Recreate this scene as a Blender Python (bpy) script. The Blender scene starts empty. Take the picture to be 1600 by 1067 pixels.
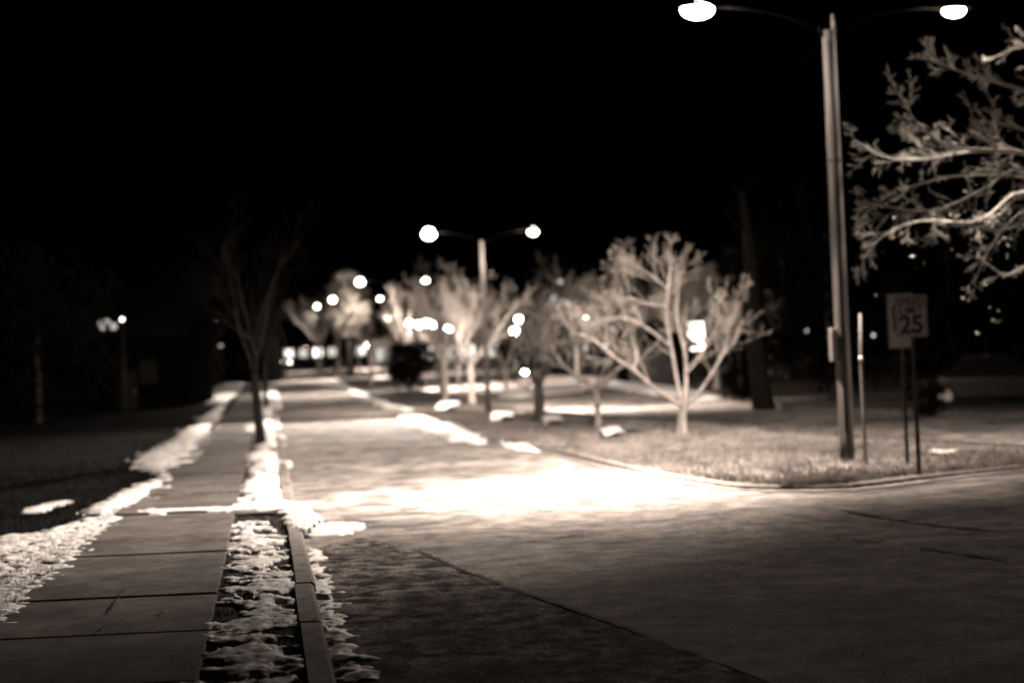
import bpy, bmesh, math, random
import numpy as np
from mathutils import Vector, Matrix, noise
random.seed(7)
RND = random.Random(11)
sc = bpy.context.scene
COL = sc.collection
# ------------------------------------------------------------------ camera
F = 2222.0; CH = 1.7
PIT = math.radians(1.07); ROL = math.radians(-2.3)
CM = Matrix.Rotation(math.pi/2+PIT, 3, 'X') @ Matrix.Rotation(ROL, 3, 'Z')
cam = bpy.data.objects.new('camera', bpy.data.cameras.new('camera')); COL.objects.link(cam)
cam.location = (0, 0, CH); cam.rotation_euler = CM.to_euler()
cam.data.lens = 50; cam.data.sensor_width = 36; cam.data.clip_end = 3000; cam.data.clip_start = .05
cam.data.dof.use_dof = True; cam.data.dof.focus_distance = 9.6; cam.data.dof.aperture_fstop = 0.92
sc.camera = cam
def zg(y):
    if y < 50: return 0.0
    if y < 80: return .022*(y-50)**2/60
    return .33 + .022*(y-80)
def ray(px, py): return CM @ Vector(((px-800)/F, (533.5-py)/F, -1))
def G(px, py, dz=0.0):                      # a spot on the ground seen at a pixel
    d = ray(px, py); t = 2.0
    while t < 500:
        q = d*t
        if CH+q.z <= zg(q.y)+dz: return (q.x, q.y)
        t *= 1.001
    return (q.x, q.y)
def P(px, py, Y):                           # a point in space at depth Y
    d = ray(px, py); t = Y/d.y
    return Vector((d.x*t, Y, CH+d.z*t))
def kx(y): return .31 - .1733*y             # kerb face line
def wl(y): return -1.92 - .1722*y           # pavement left edge
def wr(y): return -.42 - .1745*y if y < 90 else wl(y)+1.35
# ------------------------------------------------------------------ helpers
def tag(o, label=None, cat=None, group=None, kind=None):
    if label: o['label'] = label
    if cat: o['category'] = cat
    if group: o['group'] = group
    if kind: o['kind'] = kind
    return o
def mesh(name, v, f, mats, parent=None, smooth=False, fm=None):
    me = bpy.data.meshes.new(name); me.from_pydata([tuple(a) for a in v], [], f); me.update()
    o = bpy.data.objects.new(name, me); COL.objects.link(o)
    for m in (mats if isinstance(mats, (list, tuple)) else [mats]): me.materials.append(m)
    if fm is not None: me.polygons.foreach_set('material_index', fm)
    if smooth: me.polygons.foreach_set('use_smooth', [True]*len(me.polygons))
    if parent: o.parent = parent
    return o
def empty(name, loc, rz=0):
    o = bpy.data.objects.new(name, None); COL.objects.link(o); o.location = loc; o.rotation_euler = (0, 0, rz)
    o.empty_display_size = .3
    return o
class MB:
    def __init__(s): s.v = []; s.f = []
    def box(s, x0, x1, y0, y1, z0, z1):
        b = len(s.v)
        s.v += [(x, y, z) for z in (z0, z1) for x, y in ((x0, y0), (x1, y0), (x1, y1), (x0, y1))]
        s.f += [tuple(b+i for i in q) for q in ((0,3,2,1),(4,5,6,7),(0,1,5,4),(1,2,6,5),(2,3,7,6),(3,0,4,7))]
        return s
    def prism(s, poly, a0, a1, axis='x'):   # polygon in the plane across an axis, swept along it
        b = len(s.v); n = len(poly)
        for a in (a0, a1):
            for p, q in poly:
                s.v.append((a, p, q) if axis == 'x' else (p, a, q) if axis == 'y' else (p, q, a))
        s.f.append(tuple(range(b, b+n))[::-1]); s.f.append(tuple(range(b+n, b+2*n)))
        for i in range(n): j = (i+1) % n; s.f.append((b+i, b+j, b+n+j, b+n+i))
        return s
    def tube(s, pts, rad, n=6, cap=True):
        pts = [Vector(p) for p in pts]; b = len(s.v)
        if not isinstance(rad, (list, tuple)): rad = [rad]*len(pts)
        t = (pts[1]-pts[0]).normalized()
        u = t.orthogonal().normalized()
        for i, p in enumerate(pts):
            t = ((pts[min(i+1, len(pts)-1)]-pts[max(i-1, 0)])).normalized()
            u = (u - t*u.dot(t)); u = u.normalized() if u.length > 1e-6 else t.orthogonal().normalized()
            w = t.cross(u)
            for k in range(n):
                a = 2*math.pi*k/n
                q = p + (u*math.cos(a)+w*math.sin(a))*rad[i]; s.v.append((q.x, q.y, q.z))
        for i in range(len(pts)-1):
            for k in range(n):
                k2 = (k+1) % n
                s.f.append((b+i*n+k, b+i*n+k2, b+(i+1)*n+k2, b+(i+1)*n+k))
        if cap:
            s.f.append(tuple(range(b, b+n))[::-1]); e = b+(len(pts)-1)*n; s.f.append(tuple(range(e, e+n)))
        return s
    def ball(s, c, rx, ry, rz, n=12, m=8):
        b = len(s.v)
        for i in range(m+1):
            th = math.pi*i/m
            for k in range(n):
                a = 2*math.pi*k/n
                s.v.append((c[0]+rx*math.sin(th)*math.cos(a), c[1]+ry*math.sin(th)*math.sin(a), c[2]+rz*math.cos(th)))
        for i in range(m):
            for k in range(n):
                k2 = (k+1) % n
                s.f.append((b+i*n+k, b+(i+1)*n+k, b+(i+1)*n+k2, b+i*n+k2))
        return s
    def build(s, name, mat, parent=None, smooth=False):
        return mesh(name, s.v, s.f, mat, parent, smooth)
def bevel(o, w=.01, seg=2):
    m = o.modifiers.new('bevel', 'BEVEL'); m.width = w; m.segments = seg; m.limit_method = 'ANGLE'
# ------------------------------------------------------------------ materials
def mat(name, base, rough=.8, spec=.3, metal=0.0):
    m = bpy.data.materials.new(name); m.use_nodes = True
    b = m.node_tree.nodes['Principled BSDF']
    b.inputs['Base Color'].default_value = (*base, 1); b.inputs['Roughness'].default_value = rough
    b.inputs['Specular IOR Level'].default_value = spec; b.inputs['Metallic'].default_value = metal
    return m
def noisy(name, c0, c1, scale, rough=(.7, .9), bump=.4, bscale=None, bdist=.01, spec=.3, lo=.35, hi=.65, big=None, detail=8, stretch=None, obj=False, grain=None):
    m = mat(name, c0, rough[0], spec); nt = m.node_tree; N = nt.nodes; L = nt.links; b = N['Principled BSDF']
    if obj: co = N.new('ShaderNodeTexCoord').outputs['Object']
    else: co = N.new('ShaderNodeNewGeometry').outputs['Position']
    if stretch:
        mp = N.new('ShaderNodeMapping'); mp.inputs['Scale'].default_value = stretch; L.new(co, mp.inputs['Vector']); co = mp.outputs[0]
    n1 = N.new('ShaderNodeTexNoise'); n1.inputs['Scale'].default_value = scale; n1.inputs['Detail'].default_value = detail; n1.inputs['Roughness'].default_value = .65
    L.new(co, n1.inputs['Vector'])
    r = N.new('ShaderNodeValToRGB'); r.color_ramp.elements[0].position = lo; r.color_ramp.elements[1].position = hi
    r.color_ramp.elements[0].color = (*c0, 1); r.color_ramp.elements[1].color = (*c1, 1)
    L.new(n1.outputs['Fac'], r.inputs['Fac']); out = r.outputs['Color']
    if big:
        n2 = N.new('ShaderNodeTexNoise'); n2.inputs['Scale'].default_value = big[0]; n2.inputs['Detail'].default_value = 5
        L.new(co, n2.inputs['Vector'])
        mr = N.new('ShaderNodeMapRange'); mr.inputs['From Min'].default_value = .35; mr.inputs['From Max'].default_value = .65
        mr.inputs['To Min'].default_value = big[1]; mr.inputs['To Max'].default_value = big[2]; L.new(n2.outputs['Fac'], mr.inputs['Value'])
        mx = N.new('ShaderNodeVectorMath'); mx.operation = 'SCALE'; L.new(out, mx.inputs[0]); L.new(mr.outputs[0], mx.inputs['Scale']); out = mx.outputs[0]
    if grain:
        n4 = N.new('ShaderNodeTexNoise'); n4.inputs['Scale'].default_value = grain[0]; n4.inputs['Detail'].default_value = 3; L.new(N.new('ShaderNodeNewGeometry').outputs['Position'], n4.inputs['Vector'])
        m4 = N.new('ShaderNodeMapRange'); m4.inputs['From Min'].default_value = .4; m4.inputs['From Max'].default_value = .62
        m4.inputs['To Min'].default_value = grain[1]; m4.inputs['To Max'].default_value = grain[2]; L.new(n4.outputs['Fac'], m4.inputs['Value'])
        mx4 = N.new('ShaderNodeVectorMath'); mx4.operation = 'SCALE'; L.new(out, mx4.inputs[0]); L.new(m4.outputs[0], mx4.inputs['Scale']); out = mx4.outputs[0]
    L.new(out, b.inputs['Base Color'])
    rr = N.new('ShaderNodeMapRange'); rr.inputs['To Min'].default_value = rough[0]; rr.inputs['To Max'].default_value = rough[1]
    L.new(n1.outputs['Fac'], rr.inputs['Value']); L.new(rr.outputs[0], b.inputs['Roughness'])
    n3 = N.new('ShaderNodeTexNoise'); n3.inputs['Scale'].default_value = bscale or scale*4; n3.inputs['Detail'].default_value = 6; n3.inputs['Roughness'].default_value = .7
    L.new(co, n3.inputs['Vector'])
    bp = N.new('ShaderNodeBump'); bp.inputs['Strength'].default_value = bump; bp.inputs['Distance'].default_value = bdist
    L.new(n3.outputs['Fac'], bp.inputs['Height']); L.new(bp.outputs[0], b.inputs['Normal'])
    return m
def emit(name, col, s):
    m = bpy.data.materials.new(name); m.use_nodes = True; nt = m.node_tree; nt.nodes.clear()
    o = nt.nodes.new('ShaderNodeOutputMaterial'); e = nt.nodes.new('ShaderNodeEmission')
    e.inputs[0].default_value = (*col, 1); e.inputs[1].default_value = s; nt.links.new(e.outputs[0], o.inputs[0])
    m.cycles.emission_sampling = 'NONE'
    return m
def g(v, w=.9, k=.84): return (v, v*w, v*k)     # warm grey
M = dict(
 asphalt=noisy('worn_asphalt', g(.06), g(.27), 2.2, (.75, .92), .9, 60, .02, .14, lo=.42, hi=.58, grain=(55, .7, 1.3), big=(.33, .4, 1.3), stretch=(.85, 1.1, 1)),
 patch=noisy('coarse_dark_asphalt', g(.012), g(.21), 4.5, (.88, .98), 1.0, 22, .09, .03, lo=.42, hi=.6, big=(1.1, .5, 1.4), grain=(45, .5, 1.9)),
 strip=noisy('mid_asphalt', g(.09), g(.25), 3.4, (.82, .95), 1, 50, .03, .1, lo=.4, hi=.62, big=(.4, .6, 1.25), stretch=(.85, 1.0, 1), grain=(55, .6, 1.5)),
 concrete=noisy('pavement_concrete', g(.06), g(.105), 6, (.85, .95), .5, 70, .008, .1, lo=.4, hi=.6, big=(1.3, .55, 1.25), grain=(80, .85, 1.15)),
 kerb=noisy('kerb_concrete', g(.09), g(.19), 7, (.8, .95), .7, 50, .012, .12, lo=.4, hi=.62, grain=(60, .8, 1.2)),
 crack=mat('crack_dirt', g(.006), .95, .1),
 soil=noisy('verge_soil', g(.012), g(.05), 9, (.85, 1), 1, 30, .05, .1),
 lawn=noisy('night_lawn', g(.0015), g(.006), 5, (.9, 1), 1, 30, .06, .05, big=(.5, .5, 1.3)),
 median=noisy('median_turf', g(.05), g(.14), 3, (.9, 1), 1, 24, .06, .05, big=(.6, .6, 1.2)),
 snow=noisy('old_snow', g(.42, .96, .93), g(.78, .98, .96), 12, (.45, .8), .5, 50, .015, .3),
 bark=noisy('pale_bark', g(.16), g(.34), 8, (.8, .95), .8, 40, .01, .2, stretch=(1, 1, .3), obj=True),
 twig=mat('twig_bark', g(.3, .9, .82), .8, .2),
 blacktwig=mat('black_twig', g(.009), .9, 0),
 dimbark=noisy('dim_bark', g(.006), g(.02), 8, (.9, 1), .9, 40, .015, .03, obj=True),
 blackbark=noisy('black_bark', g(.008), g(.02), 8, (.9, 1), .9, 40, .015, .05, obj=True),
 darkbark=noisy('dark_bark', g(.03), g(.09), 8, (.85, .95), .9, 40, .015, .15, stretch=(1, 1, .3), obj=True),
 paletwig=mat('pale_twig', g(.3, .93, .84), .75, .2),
 wood=noisy('pole_wood', g(.008), g(.12), 11, (.6, .85), .9, 50, .008, .35, stretch=(1, 1, .06), obj=True),
 steel=mat('galvanised_steel', g(.42), .42, .5, .6),
 paint=noisy('pole_paint', g(.1), g(.16), 12, (.45, .6), .2, 50, .003, .4, obj=True),
 armsteel=mat('arm_steel', g(.0015), .9, 0),
 darksteel=mat('dark_steel', g(.02), .6, .3, .4),
 signwhite=noisy('sign_sheeting', g(.22, .93, .9), g(.3, .93, .9), 8, (.4, .6), .1, 60, .001, .4, obj=True),
 signblack=mat('sign_black', g(.006), .5, .3),
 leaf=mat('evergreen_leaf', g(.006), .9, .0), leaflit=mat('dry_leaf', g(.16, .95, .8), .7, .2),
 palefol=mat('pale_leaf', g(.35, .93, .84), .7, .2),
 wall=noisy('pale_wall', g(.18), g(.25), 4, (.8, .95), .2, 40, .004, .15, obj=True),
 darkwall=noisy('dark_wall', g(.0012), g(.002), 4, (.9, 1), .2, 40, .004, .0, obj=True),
 roof=noisy('shingle_roof', g(.003), g(.008), 9, (.85, .95), .5, 40, .02, 0, obj=True),
 glass=mat('dark_glass', g(.01), .08, .6),
 trim=mat('dark_trim', g(.006), .8, .1),
 carpaint=mat('dark_car_paint', g(.02), .25, .6), carpale=mat('pale_car_paint', g(.45), .3, .5), tyre=mat('tyre_rubber', g(.015), .85, .2),
 blade=noisy('dry_grass', g(.10), g(.34), 2, (.8, .95), 0, 5, .001, .1),
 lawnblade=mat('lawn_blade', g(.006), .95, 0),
 darkblade=noisy('dark_grass', g(.02), g(.08), 2, (.8, .95), 0, 5, .001, .1),
)
WARM = (1, .845, .725)
E_LAMP = emit('lamp_glow', (1, .9, .76), 25)
E_FAR = emit('far_lamp_glow', (1, .93, .84), 110)
E_MID = emit('porch_glow', (1, .93, .86), 9)
E_DIM = emit('dim_glow', (1, .92, .85), 2.2)
E_RED = emit('signal_glow', (1, .55, .5), 6)
E_WIN = emit('window_glow', (1, .93, .84), 5)
E_WINDIM = emit('window_dim_glow', (1, .93, .84), .9)
# ------------------------------------------------------------------ ground sheets
def rows(xl, xr, ys, m, dz, rough=0.0, fr=3.0):
    v = []; f = []
    for y in ys:
        a, b = xl(y), xr(y)
        for j in range(m+1):
            x = a+(b-a)*j/m
            z = zg(y)+dz
            if rough: z += rough*noise.fractal(Vector((x*fr, y*fr, 1.7)), .9, 2, 4)
            v.append((x, y, z))
    for i in range(len(ys)-1):
        for j in range(m): p = i*(m+1)+j; f.append((p, p+1, p+m+2, p+m+1))
    return v, f
def yl(a, b, s0, grow=1.0):
    r = [a]
    while r[-1] < b: r.append(min(b, r[-1]+s0)); s0 *= grow
    return r
def interp(tab):
    ys = [t[0] for t in tab]; xs = [t[1] for t in tab]
    return lambda y: float(np.interp(y, ys, xs))
def rr(y):
    base = interp([(-8, 26), (5, 22), (20, 17), (33.8, 12.2), (42, 9.5), (56, 7.4), (77, 3.4), (97, -2.4), (134, -9.2), (420, kx(420)+14)])
    return base(y)
v, f = rows(lambda y: -170, lambda y: 150, yl(-14, 425, 6, 1.03), 20, -.03)
tag(mesh('ground', v, f, M['soil']), kind='structure')
# road: one sheet with the cracks laid in it
v, f = rows(lambda y: kx(y), rr, yl(-8, 420, .5, 1.02), 40, 0.0, .012, .35)
road_v, road_f = v, f
road = mesh('road', v, f, M['asphalt'], smooth=True); tag(road, kind='structure')
def sheet(name, px, m, dz, n=0):
    pts = [G(*p) for p in px]
    bm = bmesh.new(); vs = [bm.verts.new((x, y, 0)) for x, y in pts]; bm.faces.new(vs)
    bmesh.ops.triangulate(bm, faces=bm.faces[:])
    for _ in range(n):
        bmesh.ops.subdivide_edges(bm, edges=[e for e in bm.edges if e.calc_length() > .4], cuts=1)
        bmesh.ops.triangulate(bm, faces=[q for q in bm.faces if len(q.verts) > 3])
    for w in bm.verts: w.co.z = zg(w.co.y)+dz+.012*noise.fractal(Vector((w.co.x*.35, w.co.y*.35, 1.7)), .9, 2, 4)
    bmesh.ops.recalc_face_normals(bm, faces=bm.faces[:])
    me = bpy.data.meshes.new(name); bm.to_mesh(me); bm.free(); me.materials.append(m)
    if me.polygons and me.polygons[0].normal.z < 0: me.flip_normals()
    o = bpy.data.objects.new(name, me); COL.objects.link(o)
    return tag(o, kind='structure')
def wob(px, a, seed, n=6):
    r = random.Random(seed); out = []
    for i in range(len(px)-1):
        for k in range(n):
            t = k/n; out.append((px[i][0]*(1-t)+px[i+1][0]*t+r.uniform(-a, a)*2, px[i][1]*(1-t)+px[i+1][1]*t+r.uniform(-a, a)*.5))
    return out+[px[-1]]
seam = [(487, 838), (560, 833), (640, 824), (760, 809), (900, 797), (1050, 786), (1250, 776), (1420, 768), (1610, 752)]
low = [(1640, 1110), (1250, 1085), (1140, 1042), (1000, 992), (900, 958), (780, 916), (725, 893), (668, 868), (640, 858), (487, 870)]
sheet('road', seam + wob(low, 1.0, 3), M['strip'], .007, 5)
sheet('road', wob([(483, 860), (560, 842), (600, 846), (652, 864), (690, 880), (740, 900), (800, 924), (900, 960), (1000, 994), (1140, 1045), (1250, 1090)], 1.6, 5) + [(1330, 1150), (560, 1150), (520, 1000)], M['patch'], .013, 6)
# cracks
def ribbon(px, w, dz, seed, amp=1.5, n=10, dzs=0):
    r = random.Random(seed); pts = []
    for i in range(len(px)-1):
        for k in range(n):
            t = k/n; x, y = G(px[i][0]*(1-t)+px[i+1][0]*t+r.uniform(-amp, amp)*2, px[i][1]*(1-t)+px[i+1][1]*t+r.uniform(-amp, amp)*.35, dzs); pts.append(Vector((x, y)))
    v = []; f = []
    for i, p in enumerate(pts):
        d = (pts[min(i+1, len(pts)-1)]-pts[max(0, i-1)]).normalized(); nn = Vector((-d.y, d.x))*w*r.uniform(.3, 1)*(.3 if i in (0, len(pts)-1) else 1)
        for s in (-1, 1):
            q = p+nn*s; v.append((q.x, q.y, zg(q.y)+dz+.012*noise.fractal(Vector((q.x*.35, q.y*.35, 1.7)), .9, 2, 4)))
    for i in range(len(pts)-1): f.append((2*i, 2*i+2, 2*i+3, 2*i+1))
    return v, f
cv = []; cf = []
for px, w, am in [([(655, 862), (690, 880), (740, 900), (790, 918)], .035, 1.5), ([(790, 918), (900, 956), (1000, 990), (1110, 1032)], .02, 1.5),
              ([(1310, 800), (1380, 812), (1450, 822), (1600, 836)], .04, 2), ([(1430, 858), (1500, 868), (1580, 880)], .03, 2), ([(1300, 845), (1345, 848), (1390, 853)], .02, 2),
              ([(640, 862), (800, 852), (900, 838), (950, 834)], .03, 1), ([(930, 852), (1000, 846)], .03, 1), ([(560, 915), (640, 905), (700, 898)], .02, 2),
              ([(1045, 812), (1110, 806), (1180, 797)], .03, 1.5), ([(520, 940), (600, 925), (640, 921)], .03, 2), ([(600, 975), (680, 960), (760, 962)], .02, 2),
              ([(700, 760), (900, 748), (1100, 742)], .012, 1)]:
    a, b = ribbon(px, w, .019, int(px[0][0]), am); o = len(cv); cv += a; cf += [tuple(i+o for i in q) for q in b]
tag(mesh('road', cv, cf, M['crack']), kind='structure')
# kerb on the left, in cast pieces with open joints
mb = MB(); y = 4.0; rk = random.Random(4); jl = [9.15, 10.85, 13.2, 15.0, 18.3]
while y < 200:
    nx = min([j for j in jl if j > y+.3], default=y+3.0); nx = min(nx, y+3.0)
    dx = rk.uniform(-.008, .008); dz = rk.uniform(-.006, .006)
    z0, z1 = zg(y), zg(nx); g2 = .022
    b = len(mb.v)
    for yy, zz in ((y+g2, z0), (nx-g2, z1)):
        k = kx(yy)+dx
        for X, Z in ((k-.15, -.05), (k-.15, .133), (k-.03, .133), (k-.006, .115), (k+.012, -.05)): mb.v.append((X, yy, zz+Z+dz))
    for i in range(5): j = (i+1) % 5; mb.f.append((b+i, b+5+i, b+5+j, b+j))
    mb.f.append(tuple(b+i for i in range(5))); mb.f.append(tuple(b+9-i for i in range(5)))
    y = nx
tag(mb.build('kerb', M['kerb']), kind='structure')
# pavement slabs
joints = [4.2, 5.7, 7.5, 9.05, 10.62, 11.95, 13.25, 14.5, 15.75, 17.2, 18.75]
while joints[-1] < 140: joints.append(joints[-1]+1.35)
mb = MB(); rs = random.Random(9)
for i in range(len(joints)-1):
    y0, y1 = joints[i]+.008, joints[i+1]-.008
    ta, tb, tc = rs.uniform(-.006, .006), rs.uniform(-.01, .01), rs.uniform(-.005, .005)
    if i == 9: ta = .018
    b = len(mb.v); s = 8
    for zt in (0, 1):
        for yy in (y0, y1):
            for X in (wl(yy), wr(yy)):
                h = -.05 if zt == 0 else .118+ta+(tb if yy == y1 else 0)+(tc if X == wr(yy) else 0)
                skew = .06*((X-wl(yy))/(wr(yy)-wl(yy))-.5)
                mb.v.append((X, yy+skew, zg(yy)+h))
    mb.f += [tuple(b+k for k in q) for q in ((4,5,7,6),(0,2,3,1),(0,1,5,4),(1,3,7,5),(3,2,6,7),(2,0,4,6))]
pv = mb.build('pavement', M['concrete']); bevel(pv, .012, 2); tag(pv, kind='structure')
mb = MB(); 
for y0, y1 in ((16.7, 18.55),):
    b = len(mb.v)
    for zt in (-.05, .126):
        for yy in (y0, y1):
            for X in (wr(yy)+.012, kx(yy)-.162): mb.v.append((X, yy, zt))
    mb.f += [tuple(b+k for k in q) for q in ((4,5,7,6),(0,2,3,1),(0,1,5,4),(1,3,7,5),(3,2,6,7),(2,0,4,6))]
p2 = mb.build('path', M['concrete']); bevel(p2, .012, 2); tag(p2, kind='structure')
cv = []; cf = []
for px, w in [([(193, 921), (180, 938), (172, 955), (163, 957)], .010), ([(205, 962), (160, 978), (150, 992), (168, 1005)], .006), ([(250, 955), (258, 962)], .012), ([(175, 948), (215, 945), (260, 950)], .004)]:
    r_ = random.Random(int(px[0][0])); a, b = ribbon(px, w, .1265, int(px[0][0]), 1.2, 6, .126); o = len(cv); cv += [(x, y, .1285+.003) for x, y, z in a]; cf += [tuple(i+o for i in q) for q in b]
tag(mesh('pavement', cv, cf, M['crack']), kind='structure')
# verge and lawn
v, f = rows(lambda y: wr(y)+.0, lambda y: kx(y)-.14, yl(3, 200, .05, 1.012), 16, .085, .028, 5)
tag(mesh('verge', v, f, M['soil'], smooth=True), kind='structure')
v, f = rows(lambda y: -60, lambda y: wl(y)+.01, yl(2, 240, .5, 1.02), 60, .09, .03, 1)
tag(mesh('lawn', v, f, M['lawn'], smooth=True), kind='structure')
v, f = rows(rr, lambda y: rr(y)+70, yl(-8, 420, .8, 1.02), 40, .12, .06, .5)
tag(mesh('far_verge', v, f, M['median'], smooth=True), kind='structure')
# median
ml = interp([(18.02, 4.2), (18.14, 3.25), (18.5, 2.9), (18.97, 2.65), (20.8, 2.07), (23.8, 1.5), (28.6, .62), (33.3, -.55), (40.7, -1.95), (63, -5.25), (91.3, -10), (134, -17.6), (420, kx(420)+5.4)])
mr_ = interp([(18.02, 4.2), (18.3, 4.6), (19.1, 5.94), (19.7, 7.0), (20.4, 9.0), (20.9, 11.2), (21.4, 11.6), (22.2, 10.2), (23.0, 8.6), (25.9, 7.5), (29.1, 6.46), (37.1, 4.9), (45, 1.95+.6), (54.5, .3), (73, -3.0), (97, -7.6), (134, -14.8), (420, kx(420)+8.4)])
def mrr(y): return max(mr_(y), ml(y)+.02)
ysm = yl(18.02, 22, .06)+yl(22.05, 420, .3, 1.02)
v, f = rows(lambda y: ml(y)+.13, lambda y: max(mrr(y)-.13, ml(y)+.14), ysm, 30, .06, .03, 1.2)
tag(mesh('median', v, f, M['median'], smooth=True), kind='structure')
def outline(pts, w, h, name):
    pts = [Vector(p) for p in pts]; v = []; f = []; n = len(pts)
    for i, p in enumerate(pts):
        d = (pts[min(i+1, n-1)]-pts[max(0, i-1)]).normalized(); q = Vector((d.y, -d.x))
        for o_, z in ((0, -.04), (.012, h-.02), (.03, h), (w, h), (w, -.04)):
            c = p-q*o_; v.append((c.x, c.y, zg(c.y)+z))
    for i in range(n-1):
        for k in range(4): a = i*5+k; f.append((a, a+1, a+6, a+5))
    return tag(mesh(name, v, f, M['kerb'], smooth=False), kind='structure')
po = [(ml(y), y) for y in yl(19.3, 400, .6, 1.02)][::-1] + [(2.72, 18.8), (2.95, 18.42), (3.3, 18.16), (3.75, 18.02), (4.2, 18.0), (4.6, 18.22)] + [(mr_(y), y) for y in (18.7, 19.1, 19.7, 20.1, 20.4, 20.9)]
outline(po, .15, .07, 'kerb')
def gutter(pts, w):
    pts = [Vector(p) for p in pts]; n = len(pts); v = []; f = []
    for i, p in enumerate(pts):
        d = (pts[min(i+1, n-1)]-pts[max(0, i-1)]).normalized(); q = Vector((d.y, -d.x))
        for o_ in (-.02, w):
            c = p+q*o_; v.append((c.x, c.y, zg(c.y)+.021+.012*noise.fractal(Vector((c.x*.35, c.y*.35, 1.7)), .9, 2, 4)))
    for i in range(n-1): f.append((2*i, 2*i+2, 2*i+3, 2*i+1))
    return v, f
v, f = gutter(po, .18); gt = mesh('kerb', v, f, M['kerb']); tag(gt, kind='structure')
outline([(mr_(y), y) for y in yl(23, 400, .8, 1.02)], .15, .13, 'kerb')
outline([(rr(y)+0.0, y) for y in yl(-6, 400, 1, 1.02)][::-1], .15, .14, 'kerb')
# pale gutter along the median nose
# ------------------------------------------------------------------ snow
def snow(px, T, res, seed, dz=.1, cover=.5, fx=1.7, fy=5.0, edge=.25, sharp=1.0):
    poly = np.array([G(p[0], p[1], dz) for p in px]); n = len(poly)
    x0, y0 = poly.min(0)-res; x1, y1 = poly.max(0)+res
    xs = np.arange(x0, x1, res); ys = np.arange(y0, y1, res)
    if len(xs)*len(ys) > 260000:
        k = math.sqrt(len(xs)*len(ys)/260000); xs = np.arange(x0, x1, res*k); ys = np.arange(y0, y1, res*k)
    X, Y = np.meshgrid(xs, ys); ins = np.zeros(X.shape, bool); D = np.full(X.shape, 1e9)
    for i in range(n):
        a = poly[i]; b = poly[(i+1) % n]
        c = ((a[1] > Y) != (b[1] > Y)) & (X < (b[0]-a[0])*(Y-a[1])/((b[1]-a[1]) or 1e-9)+a[0]); ins ^= c
        ab = b-a; t = np.clip(((X-a[0])*ab[0]+(Y-a[1])*ab[1])/(ab@ab+1e-9), 0, 1)
        D = np.minimum(D, np.hypot(X-a[0]-t*ab[0], Y-a[1]-t*ab[1]))
    S = np.where(ins, D, -D)
    mask = S > -edge
    H = np.full(X.shape, -1.0)
    for i, j in np.argwhere(mask):
        x, y = X[i, j], Y[i, j]
        wx_ = .35*noise.noise(Vector((x*1.3, y*1.3, seed+5))); x = x+wx_; y = y+.5*wx_
        a = noise.fractal(Vector((x*fx, y*fy, seed)), .95, 2.1, 6)*(1+.5*noise.noise(Vector((x*.7, y*.5, seed+3))))
        c = 1-abs(noise.noise(Vector((x*fx*1.7, y*fy*1.7, seed+9))))*2
        H[i, j] = (min(1, S[i, j]/edge)*.55*sharp+(cover-.5)*2+a*.75+c*.18-.1)
    Z = np.where(H > 0, T*np.power(np.clip(H, 0, 1.4), .6), -.03)
    idx = -np.ones(X.shape, int); v = []; f = []
    keep = H > 0
    for i in range(X.shape[0]-1):
        for j in range(X.shape[1]-1):
            if keep[i, j] or keep[i+1, j] or keep[i, j+1] or keep[i+1, j+1]:
                q = []
                for a, b in ((i, j), (i, j+1), (i+1, j+1), (i+1, j)):
                    if idx[a, b] < 0:
                        idx[a, b] = len(v); x, y = X[a, b], Y[a, b]
                        v.append((x, y, zg(y)+dz+Z[a, b]+(.012*noise.fractal(Vector((x*14, y*14, seed)), .7, 2, 3) if Z[a, b] > 0 else 0)))
                    q.append(int(idx[a, b]))
                f.append(tuple(q))
    if f: tag(mesh('snow', v, f, M['snow'], smooth=True), kind='stuff')
# verge
snow([(376, 817), (392, 814), (408, 830), (424, 860), (432, 890), (450, 930), (458, 975), (440, 1010), (450, 1080), (318, 1080), (345, 1030), (358, 985), (376, 930), (370, 880), (374, 840)], .042, .018, 3, .10, .5, 3.0, 4.0, .3)
snow([(394, 742), (426, 742), (436, 770), (438, 794), (390, 795), (384, 780)], .05, .03, 5, .1, .46, 3, 4, .2)
snow([(398, 704), (430, 704), (446, 738), (396, 738), (390, 715)], .08, .04, 8, .1, .42, 2.6, 3.4, .25)
snow([(412, 640), (424, 640), (434, 700), (404, 700)], .08, .06, 12, .1, .5, 1.6, 2.2, .25)
snow([(386, 668), (404, 664), (404, 672), (386, 674)], .07, .06, 13, .12, .8, edge=.15)
snow([(410, 604), (423, 604), (430, 640), (415, 640)], .08, .1, 14, .1, .75, edge=.3)
# over the kerb and gutter
snow([(446, 790), (470, 793), (483, 806), (488, 818), (478, 830), (462, 824)], .04, .025, 21, .125, .62, 4, 5, .12)
snow([(484, 860), (496, 862), (507, 900), (522, 935), (535, 980), (560, 1035), (590, 1062), (545, 1066), (515, 1015), (499, 950), (489, 900)], .05, .018, 22, -.002, .6, 3.5, 4.5, .14)
snow([(488, 823), (556, 818), (566, 832), (540, 837), (490, 838)], .05, .03, 24, .0, .56, 3, 4, .15)
snow([(378, 797), (450, 797), (452, 789), (378, 789)], .05, .04, 27, .12, .75, edge=.15)
snow([(205, 802), (378, 797), (378, 792), (215, 795)], .02, .03, 28, .125, .46, edge=.1)  # thin strip laid across the slabs to stand for their bright lit edge
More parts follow.
